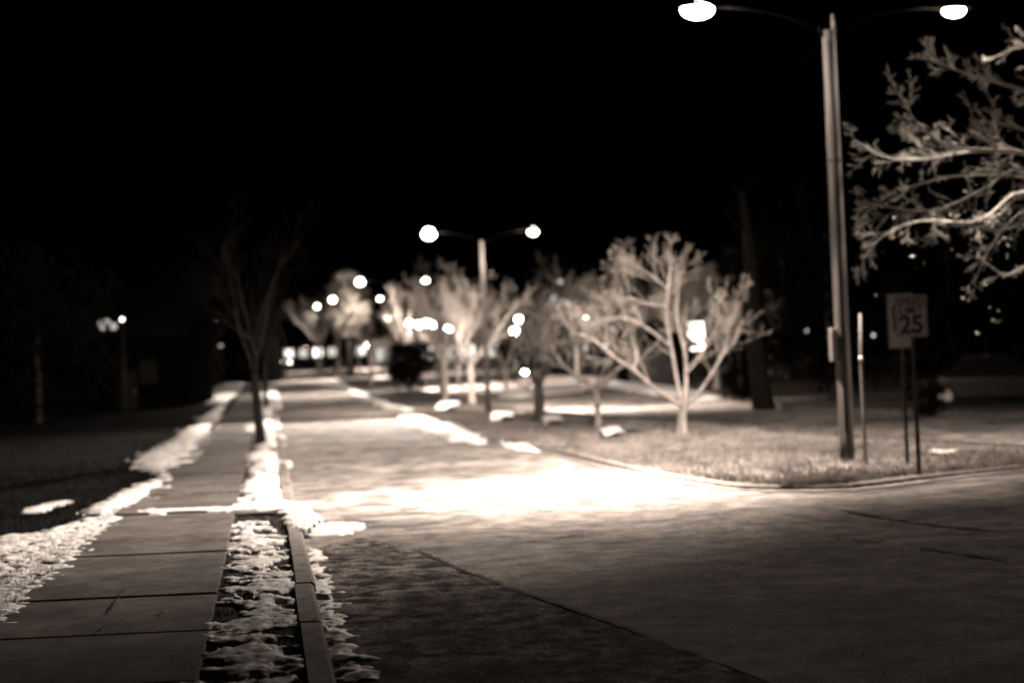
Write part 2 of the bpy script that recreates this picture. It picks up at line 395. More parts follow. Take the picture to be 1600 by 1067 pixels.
# left of the pavement
snow([(0, 838), (60, 832), (130, 812), (198, 800), (158, 848), (92, 902), (-4, 996), (-60, 1050), (-120, 900)], .04, .022, 31, .1, .38, 5, 6.5, .12)
snow([(132, 800), (180, 778), (235, 752), (262, 750), (232, 772), (205, 797), (160, 806)], .07, .04, 33, .1, .46, 3.5, 5, .25)
snow([(262, 750), (300, 712), (325, 672), (310, 668), (210, 715), (222, 735)], .07, .06, 35, .1, .38, 2, 3, .4)
snow([(300, 714), (328, 680), (345, 645), (362, 612), (350, 620), (318, 652), (270, 690), (250, 722)], .09, .07, 36, .1, .36, 2.4, 3.4, .45)
snow([(362, 614), (385, 580), (374, 578), (345, 600), (335, 630)], .1, .15, 37, .1, .75, 1, 1.4, .5)
snow([(280, 590), (360, 583), (362, 592), (290, 597)], .1, .2, 38, .1, .65, .6, .8, .6)
snow([(45, 796), (102, 783), (100, 789), (50, 800)], .04, .04, 39, .1, .6, edge=.2)
# median and far side
snow([(625, 648), (660, 650), (720, 668), (765, 690), (740, 694), (680, 676), (640, 662)], .1, .09, 41, .06, .38, 1.8, 2.6, .4)
snow([(770, 685), (830, 696), (860, 708), (800, 700)], .08, .08, 42, .05, .36, 1.5, 2, .3)
for k, (a, b, s) in enumerate([(785, 652, 12), (862, 658, 9), (957, 678, 8), (700, 634, 8)]):
    snow([(a-s, b-3), (a+s, b-4), (a+s+2, b+3), (a-s, b+3)], .12, .08, 50+k, .12, .9, 1.5, 2, .3)
snow([(950, 598), (1040, 603), (1130, 618), (1120, 628), (1030, 618), (960, 608)], .2, .2, 61, .1, .42, 1.0, 1.5, .5)
snow([(780, 612), (930, 600), (950, 606), (800, 622)], .15, .25, 62, .1, .42, 1, 1.5, .5)
snow([(1440, 702), (1495, 704), (1495, 708), (1440, 706)], .03, .04, 65, .06, .35, 3, 4, .2)
snow([(470, 600), (520, 592), (560, 612), (640, 640), (600, 632), (540, 606)], .08, .25, 66, .08, .45, .6, .8, .5)
# ------------------------------------------------------------------ grass
def grass(name, fn, n, h, w, m, seed, lean=.5):
    r = np.random.RandomState(seed); pts = fn(r, n); n = len(pts)
    x, y = pts[:, 0], pts[:, 1]; z = np.array([zg(b) for b in y])+pts[:, 2]
    a = r.uniform(0, 2*np.pi, n); hh = h*r.uniform(.4, 1.2, n); l = hh*r.uniform(0, lean, n); b = r.uniform(0, 2*np.pi, n)
    dx, dy = np.cos(a)*w/2, np.sin(a)*w/2
    V = np.zeros((n, 3, 3)); V[:, 0] = np.stack([x-dx, y-dy, z-.01], 1); V[:, 1] = np.stack([x+dx, y+dy, z-.01], 1)
    V[:, 2] = np.stack([x+np.cos(b)*l, y+np.sin(b)*l, z+hh], 1)
    me = bpy.data.meshes.new(name); me.vertices.add(3*n); me.vertices.foreach_set('co', V.ravel())
    me.loops.add(3*n); me.loops.foreach_set('vertex_index', np.arange(3*n)); me.polygons.add(n)
    me.polygons.foreach_set('loop_start', np.arange(n)*3); me.update(calc_edges=True); me.materials.append(m)
    o = bpy.data.objects.new(name, me); COL.objects.link(o); return tag(o, kind='stuff')
def g_med(r, n):
    y = 18.1+(r.rand(n)**1.6)*32
    L_ = np.array([ml(q) for q in y])+.16; R_ = np.array([mrr(q) for q in y])-.16
    R_ = np.maximum(R_, L_)
    x = L_+(R_-L_)*r.rand(n)
    ok = np.array([noise.noise(Vector((a*1.3, b*1.3, 3))) > -.25 + .5*(q-.5) for a, b, q in zip(x, y, r.rand(n))]) & (R_-L_ > .2)
    return np.stack([x, y, np.full(n, .06)], 1)[ok]
grass('grass', g_med, 70000, .09, .012, M['blade'], 1, .9)
def g_verge(r, n):
    y = 6+(r.rand(n)**1.5)*34
    L_ = np.array([wr(q) for q in y])+.01; R_ = np.array([kx(q) for q in y])-.17
    x = L_+(R_-L_)*r.rand(n)
    ok = ~((y > 16.6) & (y < 18.6))
    return np.stack([x, y, np.full(n, .085)], 1)[ok]
grass('grass', g_verge, 26000, .045, .006, M['darkblade'], 2, 1.2)
def g_lawn(r, n):
    y = 8+(r.rand(n)**1.4)*40
    x = np.array([wl(q) for q in y])-.02-(r.rand(n)**1.6)*6
    return np.stack([x, y, np.full(n, .09)], 1)
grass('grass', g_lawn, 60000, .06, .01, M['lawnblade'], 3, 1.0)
# stones and grit on the road
rg = random.Random(21); mb = MB()
for k in range(160):
    px = rg.uniform(540, 1560); py = rg.uniform(850, 1066)
    x, y = G(px, py)
    if x < kx(y)+.05: continue
    s = rg.uniform(.002, .005)*(1.8 if rg.random() < .1 else 1)
    mb.ball((x, y, .018+s*.3), s, s*rg.uniform(.7, 1.2), s*.7, 5, 4)
tag(mb.build('grit', M['kerb']), kind='stuff')
# ------------------------------------------------------------------ trees
def wander(p, d, L, r0, r1, rnd, wig=.25, up=.0, n=6):
    pts = [p.copy()]; q = p.copy(); d = d.normalized()
    for i in range(n):
        d = (d+Vector((rnd.gauss(0, wig), rnd.gauss(0, wig), rnd.gauss(0, wig)+up))/math.sqrt(n)).normalized()
        q = q+d*L/n; pts.append(q.copy())
    return pts, [r0+(r1-r0)*i/n for i in range(n+1)], d
def twigs(mb, pts, rads, rnd, lv, L, maxlv, wig, up, k, droop=0, sides=4, lo=.25, rf=.5):
    n = len(pts)
    for i in range(k):
        t = lo+(1-lo)*(i+rnd.random())/k; a = t*(n-1); j = min(int(a), n-2); fr = a-j
        p = pts[j].lerp(pts[j+1], fr); r = (rads[j]*(1-fr)+rads[j+1]*fr)*rf
        d = (pts[j+1]-pts[j]).normalized(); o = d.orthogonal().normalized(); o.rotate(Matrix.Rotation(rnd.uniform(0, 6.283), 3, d))
        dd = (d*rnd.uniform(.8, 1.3)+o*rnd.uniform(.5, 1)+Vector((0, 0, up-droop))).normalized()
        l = L*rnd.uniform(.55, 1.15)*(1-.45*t)
        q, rr2, _ = wander(p, dd, l, max(r, .0032), max(r*.3, .0018), rnd, wig, up*.3, 5 if lv < maxlv else 4)
        mb.tube(q, rr2, sides if lv < maxlv else 3, cap=False)
        if lv < maxlv: twigs(mb, q, rr2, rnd, lv+1, l*.62, maxlv, wig, up, max(3, int(k*.55)), droop, sides, .25, rf)
def leaves(centers, rad, n, size, m, name, parent, rnd, flat=.8):
    v = []; f = []
    for c, s in centers:
        for _ in range(n):
            p = Vector((rnd.gauss(0, 1), rnd.gauss(0, 1), rnd.gauss(0, 1)*flat)); p = c+p*s*rad*.55
            a = Vector((rnd.gauss(0, 1), rnd.gauss(0, 1), rnd.gauss(0, 1))).normalized(); b = a.orthogonal().normalized()*.5; ss = size*rnd.uniform(.6, 1.3)
            i = len(v); v += [p-a*ss*.5, p+b*ss*.5, p+a*ss*.5, p-b*ss*.5]; f.append((i, i+1, i+2, i+3))
    return mesh(name, v, f, m, parent)
def bare_tree(loc, h, spread, seed, nt=3, lean=(0, 0), r0=.09, mt='bark', mtw='twig', fork=.3, lv=3, k=9):
    """vase-shaped street tree: trunk with limbs, then the twiggy crown"""
    rnd = random.Random(seed); e = empty('bare_tree', loc, 0); tr = MB(); cr = MB()
    fh = h*fork; top = Vector((lean[0]*fh, lean[1]*fh, fh))
    tr.tube([Vector((0, 0, -.1)), Vector((0, 0, .12)), top*.5+Vector((rnd.gauss(0, .03), 0, 0)), top], [r0*1.5, r0*1.05, r0*.9, r0*.85], 8)
    for i in range(nt):
        a = 2*math.pi*i/nt+rnd.uniform(-.4, .4); s = spread*rnd.uniform(.6, 1.1)
        d = Vector((math.cos(a)*s, math.sin(a)*s, 1.0))
        pts, rad, _ = wander(top-Vector((0, 0, .05)), d, (h-fh)*rnd.uniform(.75, 1.1), r0*.5, r0*.08, rnd, .45, .15, 9)
        tr.tube(pts, rad, 6, cap=False)
        twigs(cr, pts, rad, rnd, 0, h*.38, lv, .3, .24, k, rf=.34)
    tr.build('trunk', M[mt], e, True); cr.build('crown', M[mtw], e, True)
    return e
def copy_tree(o, parent=None):
    c = o.copy(); COL.objects.link(c)
    if parent: c.parent = parent
    for ch in [q for q in bpy.data.objects if q.parent == o]: copy_tree(ch, c)
    return c
# hand-laid tree: limbs given as pixel tracks at a depth
def tracked(name, base, Y, tracks, seed, mt, mtw, k, L, lv=2, up=.2, wig=.35, lo=.25, rf=.5):
    e = empty(name, (base[0], base[1], zg(base[1])+.1)); tr = MB(); cr = MB(); rnd = random.Random(seed); o = Vector(e.location)
    for tk in tracks:
        pts = [P(px, py, Y+dy)-o for px, py, dy, r in tk['p']]; rad = [q[3]*(.68 if mt == 'bark' else 1) for q in tk['p']]
        fine = []; fr = []
        for i in range(len(pts)-1):
            a = pts[max(i-1, 0)]; b = pts[i]; c = pts[i+1]; d = pts[min(i+2, len(pts)-1)]
            for s in range(4):
                t = s/4
                fine.append(.5*((2*b)+(c-a)*t+(2*a-5*b+4*c-d)*t*t+(3*b-a-3*c+d)*t**3)); fr.append(rad[i]*(1-t)+rad[i+1]*t)
        fine.append(pts[-1]); fr.append(rad[-1])
        (tr if tk.get('t') else cr).tube(fine, fr, 8 if tk.get('t') else 6, cap=True)
        if tk.get('k', k): twigs(cr, fine, fr, rnd, 0, tk.get('L', L), tk.get('lv', lv), wig, up, tk.get('k', k), sides=4, lo=tk.get('lo', lo), rf=rf)
    tr.build('trunk', M[mt], e, True); cr.build('crown', M[mtw], e, True)
    return e
T = lambda *p, **kw: dict(p=p, **kw)
t1 = tracked('bare_tree', G(1068, 683), 31.9, [
    T((1070, 690, 0, .12), (1068, 660, 0, .1), (1068, 632, 0, .1), t=True, k=0),
    T((1060, 690, .1, .05), (1062, 650, .1, .045), (1065, 632, .1, .05), t=True, k=0),
    T((1068, 634, 0, .075), (1030, 612, -.3, .065), (990, 578, -.5, .055), (960, 558, -.6, .05), (925, 530, -.5, .04), (895, 520, -.5, .02), t=True),
    T((990, 578, -.5, .05), (995, 555, -.4, .04), (992, 540, -.4, .02), t=True, k=4),
    T((1066, 634, .1, .07), (1057, 590, .2, .06), (1050, 548, .3, .055), (1042, 500, .3, .05), (1044, 450, .3, .045), (1048, 415, .3, .03), (1046, 386, .3, .015), t=True, k=14, L=.85),
    T((1046, 540, .3, .05), (1010, 512, .1, .045), (975, 497, 0, .04), (945, 500, 0, .03), (920, 508, 0, .018), t=True),
    T((1042, 480, .3, .04), (1010, 474, .4, .035), (985, 466, .5, .03), (962, 468, .6, .014), t=True),
    T((1044, 452, .3, .035), (1020, 432, .3, .03), (1000, 420, .4, .012), t=True),
    T((1070, 634, 0, .07), (1072, 595, .1, .065), (1070, 550, .2, .055), (1058, 500, .3, .05), (1060, 450, .3, .03), (1064, 420, .3, .012), t=True),
    T((1072, 584, .1, .045), (1092, 560, 0, .04), (1110, 530, 0, .03), (1125, 500, 0, .012), t=True),
    T((1072, 634, 0, .065), (1098, 605, -.2, .055), (1120, 570, -.4, .05), (1135, 540, -.5, .04), (1140, 505, -.5, .03), (1150, 480, -.6, .012), t=True),
    T((1125, 560, -.4, .035), (1150, 530, -.6, .025), (1160, 500, -.7, .012), t=True, k=6)],
    3, 'bark', 'twig', 11, 1.35, 3, .16, .3, rf=.3)
tag(t1, 'pale bare tree with twin stems and the widest crown, rightmost on the median', 'tree')
t2 = tracked('bare_tree', G(935, 672), 37, [
    T((935, 680, 0, .15), (934, 645, 0, .11), (932, 610, 0, .12), t=True, k=0),
    T((932, 612, 0, .08), (905, 592, 0, .065), (878, 568, 0, .05), (860, 540, 0, .03), (850, 510, 0, .012), t=True),
    T((934, 608, 0, .08), (950, 590, .2, .065), (980, 565, .3, .05), (1000, 545, .3, .02), t=True),
    T((936, 606, 0, .07), (945, 570, .2, .05), (952, 540, .2, .04), (930, 510, .1, .03), (890, 490, 0, .02), (858, 482, 0, .012), t=True),
    T((940, 585, 0, .06), (960, 545, -.2, .05), (950, 500, -.4, .03), (955, 460, -.5, .012), t=True)],
    5, 'bark', 'twig', 10, 1.3, 3, .2, .3, rf=.32)
tag(t2, 'pale lit bare tree forking low from one straight trunk, second from right on median', 'tree')
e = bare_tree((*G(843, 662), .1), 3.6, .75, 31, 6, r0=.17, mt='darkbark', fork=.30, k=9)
tag(e, 'bare tree with dark vase-shaped trunk on the median, left of the pale lit trees', 'tree')
A = bare_tree((-1.93, 64.95, .15), 5.6, .7, 41, 5, r0=.16, fork=.32, k=10)
tag(A, 'bare median tree just left of the second lamp pole', 'tree', 'bare trees along the median')
B = bare_tree((-3.4, 70.3, .2), 5.9, .75, 42, 5, r0=.17, fork=.3, k=10)
tag(B, 'bare tree with upswept boughs between the dark evergreen and the second lamp pole', 'tree', 'bare trees along the median')
D_ = bare_tree((P(720, 600, 90).x, 90, zg(90)+.1), 6.0, .95, 44, 6, r0=.12, fork=.22, k=9)
tag(D_, 'wide low-forking bare tree between the second lamp pole and its left neighbours', 'tree', 'bare trees along the median')
C_ = bare_tree((-9.9, 99, zg(99)+.1), 5.2, .7, 43, 4, r0=.14, fork=.4, k=9)
tag(C_, 'thin bare tree left of the dark round evergreen on the median', 'tree', 'bare trees along the median')
def place(src, px, Y, s, rz, label, group='bare trees behind the street'):
    c = copy_tree(src); x = P(px, 600, Y).x; c.location = (x, Y, zg(Y)+.1); c.scale = (s, s, s); c.rotation_euler = (0, 0, rz); tag(c, label, 'tree', group); return c
place(A, 690, 84, 1.15, 2, 'bare tree with tall crown spread behind the five white lights', 'bare trees along the median')
place(D_, 790, 78, 1.0, 4, 'bare tree leaning out right of the second lamp pole')
place(A, 905, 92, 1.25, 1, 'bare tree tallest in the dark behind the pale lit trees')
place(D_, 985, 88, 1.2, 3, 'bare tree far behind the widest pale tree, left of its trunk')
place(D_, 1050, 85, 1.1, 5, 'bare tree in front of the tall lit window')
place(A, 1120, 70, 1.05, 3.4, 'bare tree beside the broad dark evergreen on the far verge')
place(C_, 530, 135, 1.5, 2.2, 'bare tree under the fourth lamp pole', 'bare trees along the median')
place(B, 500, 165, 1.5, 3.1, 'farthest bare tree at the lit end of the road', 'bare trees along the median')
place(A, 850, 115, 1.2, 2.5, 'bare tree below the cluster of dim upstairs lights')
place(C_, 735, 120, 1.5, .4, 'bare tree behind the second lamp pole, far back')
place(B, 640, 130, 1.3, 1.4, 'bare tree rising above the dark round evergreen')
# dark trees on the left verge
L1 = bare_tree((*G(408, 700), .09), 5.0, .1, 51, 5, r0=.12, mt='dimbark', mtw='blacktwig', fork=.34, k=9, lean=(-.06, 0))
tag(L1, 'slender dark tree in the snowy verge, nearest between pavement and road', 'tree', 'dark trees on the left verge')
for px, Y, s, rz, lb in ((421, 69.7, 1.05, 1, 'second dark verge tree, leaning just behind the nearest one'), (416, 95, 1.1, 2, 'third dark verge tree, far up the pavement'), (422, 140, 1.15, 3, 'last dark verge tree by the parked dark car')):
    c = copy_tree(L1); c.location = ((wr(Y)+kx(Y))/2, Y, zg(Y)+.09); c.scale = (s, s, s); c.rotation_euler = (0, .05 if Y < 80 else 0, rz); tag(c, lb, 'tree', 'dark trees on the left verge')
# near oak on the right, limbs reaching into the frame
ok = []
def limb(*p, **kw):
    if ok: p = [(a, b, c, r*(.55 if r < .12 else .8)) for a, b, c, r in p]; kw['k'] = int(kw.get('k', 10)*.95); kw['L'] = kw.get('L', .6)*1.25
    ok.append(T(*p, **kw))
limb((1790, 725, 0, .30), (1780, 600, 0, .24), (1770, 450, 0, .22), (1765, 300, 0, .2), (1750, 120, 0, .15), (1740, -60, 0, .1), t=True, k=0)
limb((1768, 330, 0, .11), (1690, 280, 0, .08), (1600, 240, -.3, .06), (1540, 235, -.5, .045), (1480, 228, -.6, .034), (1430, 190, -.6, .022), (1415, 155, -.6, .01), t=True, k=16, L=.75)
limb((1600, 240, -.3, .045), (1530, 236, .2, .035), (1470, 245, .5, .028), (1430, 250, .7, .024), (1380, 245, .8, .016), (1336, 220, .8, .008), k=14, L=.6)
limb((1766, 260, 0, .1), (1690, 180, 0, .07), (1610, 145, -.5, .045), (1560, 130, -.6, .03), (1500, 112, -.6, .018), (1455, 90, -.6, .008), t=True, k=16, L=.6)
limb((1768, 380, 0, .1), (1690, 320, -.2, .07), (1600, 265, -.8, .045), (1530, 300, -1, .035), (1460, 330, -1.2, .028), (1400, 325, -1.3, .018), (1345, 315, -1.3, .008), k=16, L=.65)
limb((1770, 420, 0, .09), (1690, 370, .5, .06), (1600, 300, .8, .04), (1530, 345, 1, .03), (1440, 345, 1.2, .022), (1385, 365, 1.2, .014), (1350, 400, 1.2, .007), k=15, L=.6)
limb((1770, 450, 0, .08), (1700, 380, -.5, .05), (1620, 350, -1, .035), (1560, 360, -1.2, .025), (1500, 350, -1.4, .016), (1460, 365, -1.4, .008), k=12, L=.55)
limb((1766, 200, 0, .08), (1700, 120, .4, .05), (1640, 80, .8, .035), (1590, 75, 1, .02), (1545, 95, 1, .012), k=9, L=.5)
limb((1760, 150, 0, .08), (1690, 60, -.4, .05), (1610, 60, -.8, .025), (1570, 65, -1, .01), k=7, L=.4)
limb((1770, 500, 0, .07), (1700, 400, -.4, .05), (1620, 330, -.8, .035), (1575, 350, -1, .02), (1540, 400, -1, .012), (1520, 450, -1, .007), k=12, L=.5)
limb((1768, 400, 0, .08), (1690, 330, 0, .05), (1610, 280, -.2, .03), (1500, 275, -.5, .02), (1430, 290, -.6, .012), (1390, 300, -.7, .007), k=14, L=.5)
limb((1770, 480, 0, .07), (1690, 440, 0, .045), (1610, 415, 0, .03), (1570, 430, 0, .02), (1530, 400, 0, .01), k=9, L=.5)
limb((1768, 300, 0, .08), (1680, 240, -.8, .05), (1590, 200, -1, .03), (1520, 190, -1.2, .012), k=12, L=.6)
oak = tracked('oak_tree', (9.3, 21.2), 21.2, ok, 77, 'paletwig', 'paletwig', 12, .6, 2, .06, .5, .2, .42)
rl = random.Random(5); cs = []
for k in range(45):
    px, py = rl.uniform(1340, 1620), rl.uniform(300, 520)
    if px < 1460 and py > 400 and rl.random() < .5: continue
    cs.append((P(px, py, 21.2+rl.uniform(-1.5, 1.5))-oak.location, rl.uniform(.05, .12)))
leaves(cs, 1.0, 2, .07, M['leaflit'], 'foliage', oak, rl)
tag(oak, 'large tree reaching curly pale limbs in from the right edge, above the speed sign', 'tree')
# evergreens
def evergreen(loc, h, w, seed, m='leaf', name='evergreen_tree', n=60, size=.12, stem=.2, stems=1, col='darkbark', lump=1.0, cone=False):
    rnd = random.Random(seed); e = empty(name, loc); mb = MB()
    for i in range(stems):
        a = 6.28*i/max(stems, 1); o = .0 if stems == 1 else w*.22
        mb.tube([(math.cos(a)*o, math.sin(a)*o, -.1), (math.cos(a)*o*1.2, math.sin(a)*o*1.2, h*stem), (math.cos(a)*o*.6, math.sin(a)*o*.6, h*.8)], [h*.03, h*.022, h*.008], 7)
    mb.build('trunk', M[col], e, True); cs = []
    for _ in range(n):
        t = rnd.random(); a = rnd.uniform(0, 6.283)
        if cone: r = w*.5*(1-t)*math.sqrt(rnd.random()); z = h*(stem*.7+(1-stem*.7)*t)
        else:
            r = w*.5*math.sqrt(rnd.random())*math.sqrt(max(.05, 1-(2*t-1)**2)); z = h*(stem+(1-stem)*t)
        cs.append((Vector((math.cos(a)*r, math.sin(a)*r, z)), w*.12*lump*rnd.uniform(.7, 1.3)))
    leaves(cs, 1.0, 60, size, M[m], 'crown', e, rnd); return e
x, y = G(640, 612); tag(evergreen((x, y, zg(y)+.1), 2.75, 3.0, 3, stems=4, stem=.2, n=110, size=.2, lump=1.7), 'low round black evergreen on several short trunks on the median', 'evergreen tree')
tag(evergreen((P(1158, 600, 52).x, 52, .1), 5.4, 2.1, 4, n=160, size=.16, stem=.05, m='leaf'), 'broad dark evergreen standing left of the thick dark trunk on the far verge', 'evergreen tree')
tag(evergreen((P(548, 600, 131).x, 131, zg(131)), 9.4, 4.2, 5, m='palefol', n=90, size=.3, stem=.45), 'brightly lit leafy tree close under the fourth lamp pole', 'tree')
tag(evergreen((P(930, 600, 84).x, 84, zg(84)), 6.4, 2.2, 6, m='palefol', n=45, size=.22, stem=.55), 'tree with a small patch of pale lit leaves behind the median trees', 'tree')
# thick dark trunk, crown lost in the dark
e = empty('street_tree', (8.14, 46.96, .1)); mb = MB(); o = e.location
q = [P(px, py, 46.9)-o for px, py in ((1195, 646), (1188, 600), (1180, 540), (1176, 470), (1172, 400), (1160, 300))]
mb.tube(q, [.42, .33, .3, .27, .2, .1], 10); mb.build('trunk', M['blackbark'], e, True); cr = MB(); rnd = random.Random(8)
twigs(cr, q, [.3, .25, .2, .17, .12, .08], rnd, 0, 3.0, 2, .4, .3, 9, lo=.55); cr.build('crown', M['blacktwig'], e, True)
tag(e, 'tall tree with a thick black trunk on the far verge, right of the broad evergreen', 'tree')
# shrub behind the sign posts
tag(evergreen((P(1447, 640, 37).x, 37, .05), .95, 1.1, 9, n=40, size=.09, stem=.1, name='shrub'), 'small dark shrub behind the speed sign posts', 'shrub')
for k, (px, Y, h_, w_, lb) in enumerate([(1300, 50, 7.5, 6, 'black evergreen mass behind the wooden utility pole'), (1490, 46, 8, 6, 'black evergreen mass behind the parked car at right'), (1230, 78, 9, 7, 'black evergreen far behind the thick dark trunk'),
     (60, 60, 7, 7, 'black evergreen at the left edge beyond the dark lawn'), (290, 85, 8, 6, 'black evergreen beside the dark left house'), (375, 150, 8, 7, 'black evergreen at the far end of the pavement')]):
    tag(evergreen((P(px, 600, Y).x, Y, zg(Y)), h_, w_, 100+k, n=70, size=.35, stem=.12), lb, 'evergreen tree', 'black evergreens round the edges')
# ------------------------------------------------------------------ street lamps
def add_light(name, loc, parent, power, kind='POINT', aim=None, size=100, blend=1.0, rad=.12):
    ld = bpy.data.lights.new(name, kind); ld.energy = power; ld.color = WARM; ld.shadow_soft_size = rad
    if kind == 'SPOT': ld.spot_size = math.radians(size); ld.spot_blend = blend
    o = bpy.data.objects.new(name, ld); COL.objects.link(o); o.parent = parent; o.location = loc
    if aim is not None: o.rotation_euler = (Vector(aim)-Vector(loc)).to_track_quat('-Z', 'Y').to_euler()
    return o
ARM = math.radians(9.9)
def lamp_pole(pxy, Y, lampz, label, half=2.0, powers=(1, 1), wood=False, sphere=0, g_=None, aim_r=None, far=False):
    x = pxy; z0 = zg(Y)+.1
    e = empty('street_lamp', (x, Y, z0), ARM); H = lampz-z0
    lean = Vector((0, 0, 0))
    pm = MB(); n = 16
    pts = [Vector((0, 0, -.2)), Vector((0, 0, .3))]+[Vector((0, 0, (H-.32)*t)) for t in (.25, .5, .75, 1)]
    r0 = .115 if wood else .11
    pm.tube(pts, [r0*1.02, r0, r0*.97, r0*.93, r0*.9, r0*.86] if wood else [r0*1.2, r0, r0*.9, r0*.8, r0*.7, r0*.6], n)
    pm.build('pole', M['wood'] if wood else M['paint'], e, True)
    if wood:                                  # conduit, brackets and box seen against the pole
        mb = MB(); mb.tube([(-.06, -.115, .4), (-.055, -.11, H*.5), (-.045, -.1, H-.5)], .014, 6); mb.build('conduit', M['darksteel'], e, True)
        mb = MB()
        mb.tube([(0, 0, H*.66), (0, 0, H*.66+.025)], .112, 14)
        mb.build('band', M['darksteel'], e)
        mb = MB(); mb.box(-.22, -.115, -.10, .02, 1.50, 2.02); o = mb.build('meter_box', M['paint'], e); bevel(o, .015)
        mb = MB(); mb.tube([(-.10, .0, H-.42), (-.16, -.02, H-.34), (-.17, 0, H-.24)], .014, 5).tube([(.08, 0, H-.40), (.12, -.02, H-.3), (.10, 0, H-.14)], .016, 5).tube([(.05, -.05, H-.34), (.05, -.06, H-.08)], .02, 6)
        mb.build('insulator', M['paint'], e, True)
    for s, pw in ((-1, powers[0]), (1, powers[1])):
        am = MB(); pp = [Vector((s*.05, 0, H-.42)), Vector((s*.35, 0, H-.22)), Vector((s*.8, 0, H-.06)), Vector((s*1.3, 0, H+.02)), Vector((s*(half-.25), 0, H+.05))]
        am.tube(pp, [.035, .032, .028, .026, .026], 8); a = am.build('arm', M['armsteel'], e, True)
        hd = MB()                              # cobra-head housing
        sec = [(-.30, .045, .04), (-.18, .09, .07), (0, .14, .09), (.22, .17, .085), (.36, .12, .06), (.42, .03, .02)]
        b = len(hd.v); K = 12
        for t, w, h_ in sec:
            for k in range(K):
                an = 2*math.pi*k/K; zz = math.sin(an)*h_
                hd.v.append((s*(half+t), math.cos(an)*w, H+.06+max(zz, -.03)))
        for i in range(len(sec)-1):
            for k in range(K): hd.f.append((b+i*K+k, b+i*K+(k+1) % K, b+(i+1)*K+(k+1) % K, b+(i+1)*K+k))
        head = hd.build('lamp_head', M['armsteel'], e, True)
        ln = MB(); k_ = 1 if s < 0 else .72; ln.ball((s*(half+.12), 0, H+.005), .27*k_, .17*k_, (.15 if Y < 30 else .22)*k_, 14, 8); l = ln.build('lens', E_LAMP, e, True); l.parent = head
        if pw > 0:
            ax = (s*(half+3.2), -2.4, -.0) if aim_r is None else aim_r[0 if s < 0 else 1]
            add_light('lamp_light', (s*(half+.12), 0 if wood else -.28, H-(.2 if wood else .06)), e, (pw*PO*(.36 if s < 0 else 1.1) if wood else 1900 if not far else pw*PO*.4), 'POINT', rad=.08)
            add_light('lamp_light', (s*(half+.12), 0, H-.16), e, pw*SP*(1.6 if wood else 2.0), 'SPOT', ax, 86 if wood else 84 if not far else 100, 1.0, .13)  # second light of the same lamp, aimed to shape its pool on the road
            if wood: add_light('lamp_light', (s*(half+.12), -.1, H-.16), e, (24000 if s < 0 else 3500), 'SPOT', (s*(half+.12)-1.0, -.6, 0), 84, 1.0, .13)  # extra spot added in this head to brighten the median and road below
            if not wood and not far: add_light('lamp_light', (s*(half+.12), .1, H-.16), e, 16000, 'SPOT', (s*(half+.12), 9, 2.2), 120, 1.0, .13)  # extra back spot added to brighten the trees behind, not another real lamp
            if wood: add_light('lamp_light', (s*(half+.12), .1, H-.16), e, (23000 if s < 0 else 3000), 'SPOT', (s*(half+.12)-(2.6 if s < 0 else -.6), 10, 1.2), 108, 1.0, .13)  # extra back spot added to brighten the trees and road beyond
    tag(e, label, 'street lamp', g_ or 'double-armed street lamps down the median')
    return e
PW = 9000; PO = .13; SP = 1.0
zl = lambda px, py, Y: P(px, py, Y).z
LZ = zl(1288, 17, 22.15)
lp1 = lamp_pole(5.14, 22.15, LZ, 'tall wooden lamp pole with a small grey box, nearest street lamp at right', 2.0, (PW*2.6, PW*.45), True,
          aim_r=((-7.1, -1.77, 0), (3.5, 2.5, 0)))
lamp_pole(-1.02, 55.0, zl(748, 364, 55), 'second street lamp with two bright lamps, standing behind the median trees', 1.92, (PW*7, PW*2.2), aim_r=((-5.8, -6.5, 0), (4.5, -2, 0)))
lamp_pole(P(620, 600, 92).x, 92, zl(620, 439, 92), 'third street lamp, small in the distance above the dark round evergreen', 2.0, (PW*4, PW*4), far=True)
lamp_pole(P(562, 600, 128).x, 128, zl(562, 467, 128), 'fourth street lamp, far off beside the brightly lit leafy tree', 2.0, (PW*4, PW*4), far=True)
lamp_pole(P(528, 600, 168).x, 168, zg(168)+7.6, 'fifth street lamp, farthest down the road', 2.0, (PW*4, PW*4), far=True)
# wire from the second lamp pole
mb = MB(); mb.tube([P(755, 380, 55), P(790, 378, 53), P(830, 392, 50), P(880, 390, 47), P(925, 370, 44), P(1100, 230, 34), P(1290, 60, 22.15)], .006, 5)
tag(mb.build('overhead_wire', M['armsteel'], None, True), 'thin sagging wire from the second lamp pole to the wooden pole', 'wire')
# ------------------------------------------------------------------ signs
def text(s, size, loc, parent, m, off=.0, name='lettering'):
    c = bpy.data.curves.new(name, 'FONT'); c.body = s; c.size = size; c.align_x = 'CENTER'; c.align_y = 'CENTER'; c.extrude = .0015; c.offset = off
    o = bpy.data.objects.new(name, c); COL.objects.link(o); dg = bpy.context.evaluated_depsgraph_get(); me = bpy.data.meshes.new_from_object(o.evaluated_get(dg))
    COL.objects.unlink(o); bpy.data.objects.remove(o); n = bpy.data.objects.new(name, me); COL.objects.link(n); me.materials.clear(); me.materials.append(m)
    n.parent = parent; n.location = loc; n.rotation_euler = (math.pi/2, 0, 0); return n
def plate(w, h, r=.03):
    p = []
    for cx_, cz, a0 in ((w/2-r, h/2-r, 0), (-w/2+r, h/2-r, 90), (-w/2+r, -h/2+r, 180), (w/2-r, -h/2+r, 270)):
        for k in range(5): a = math.radians(a0+k*22.5); p.append((cx_+math.cos(a)*r, cz+math.sin(a)*r))
    return p
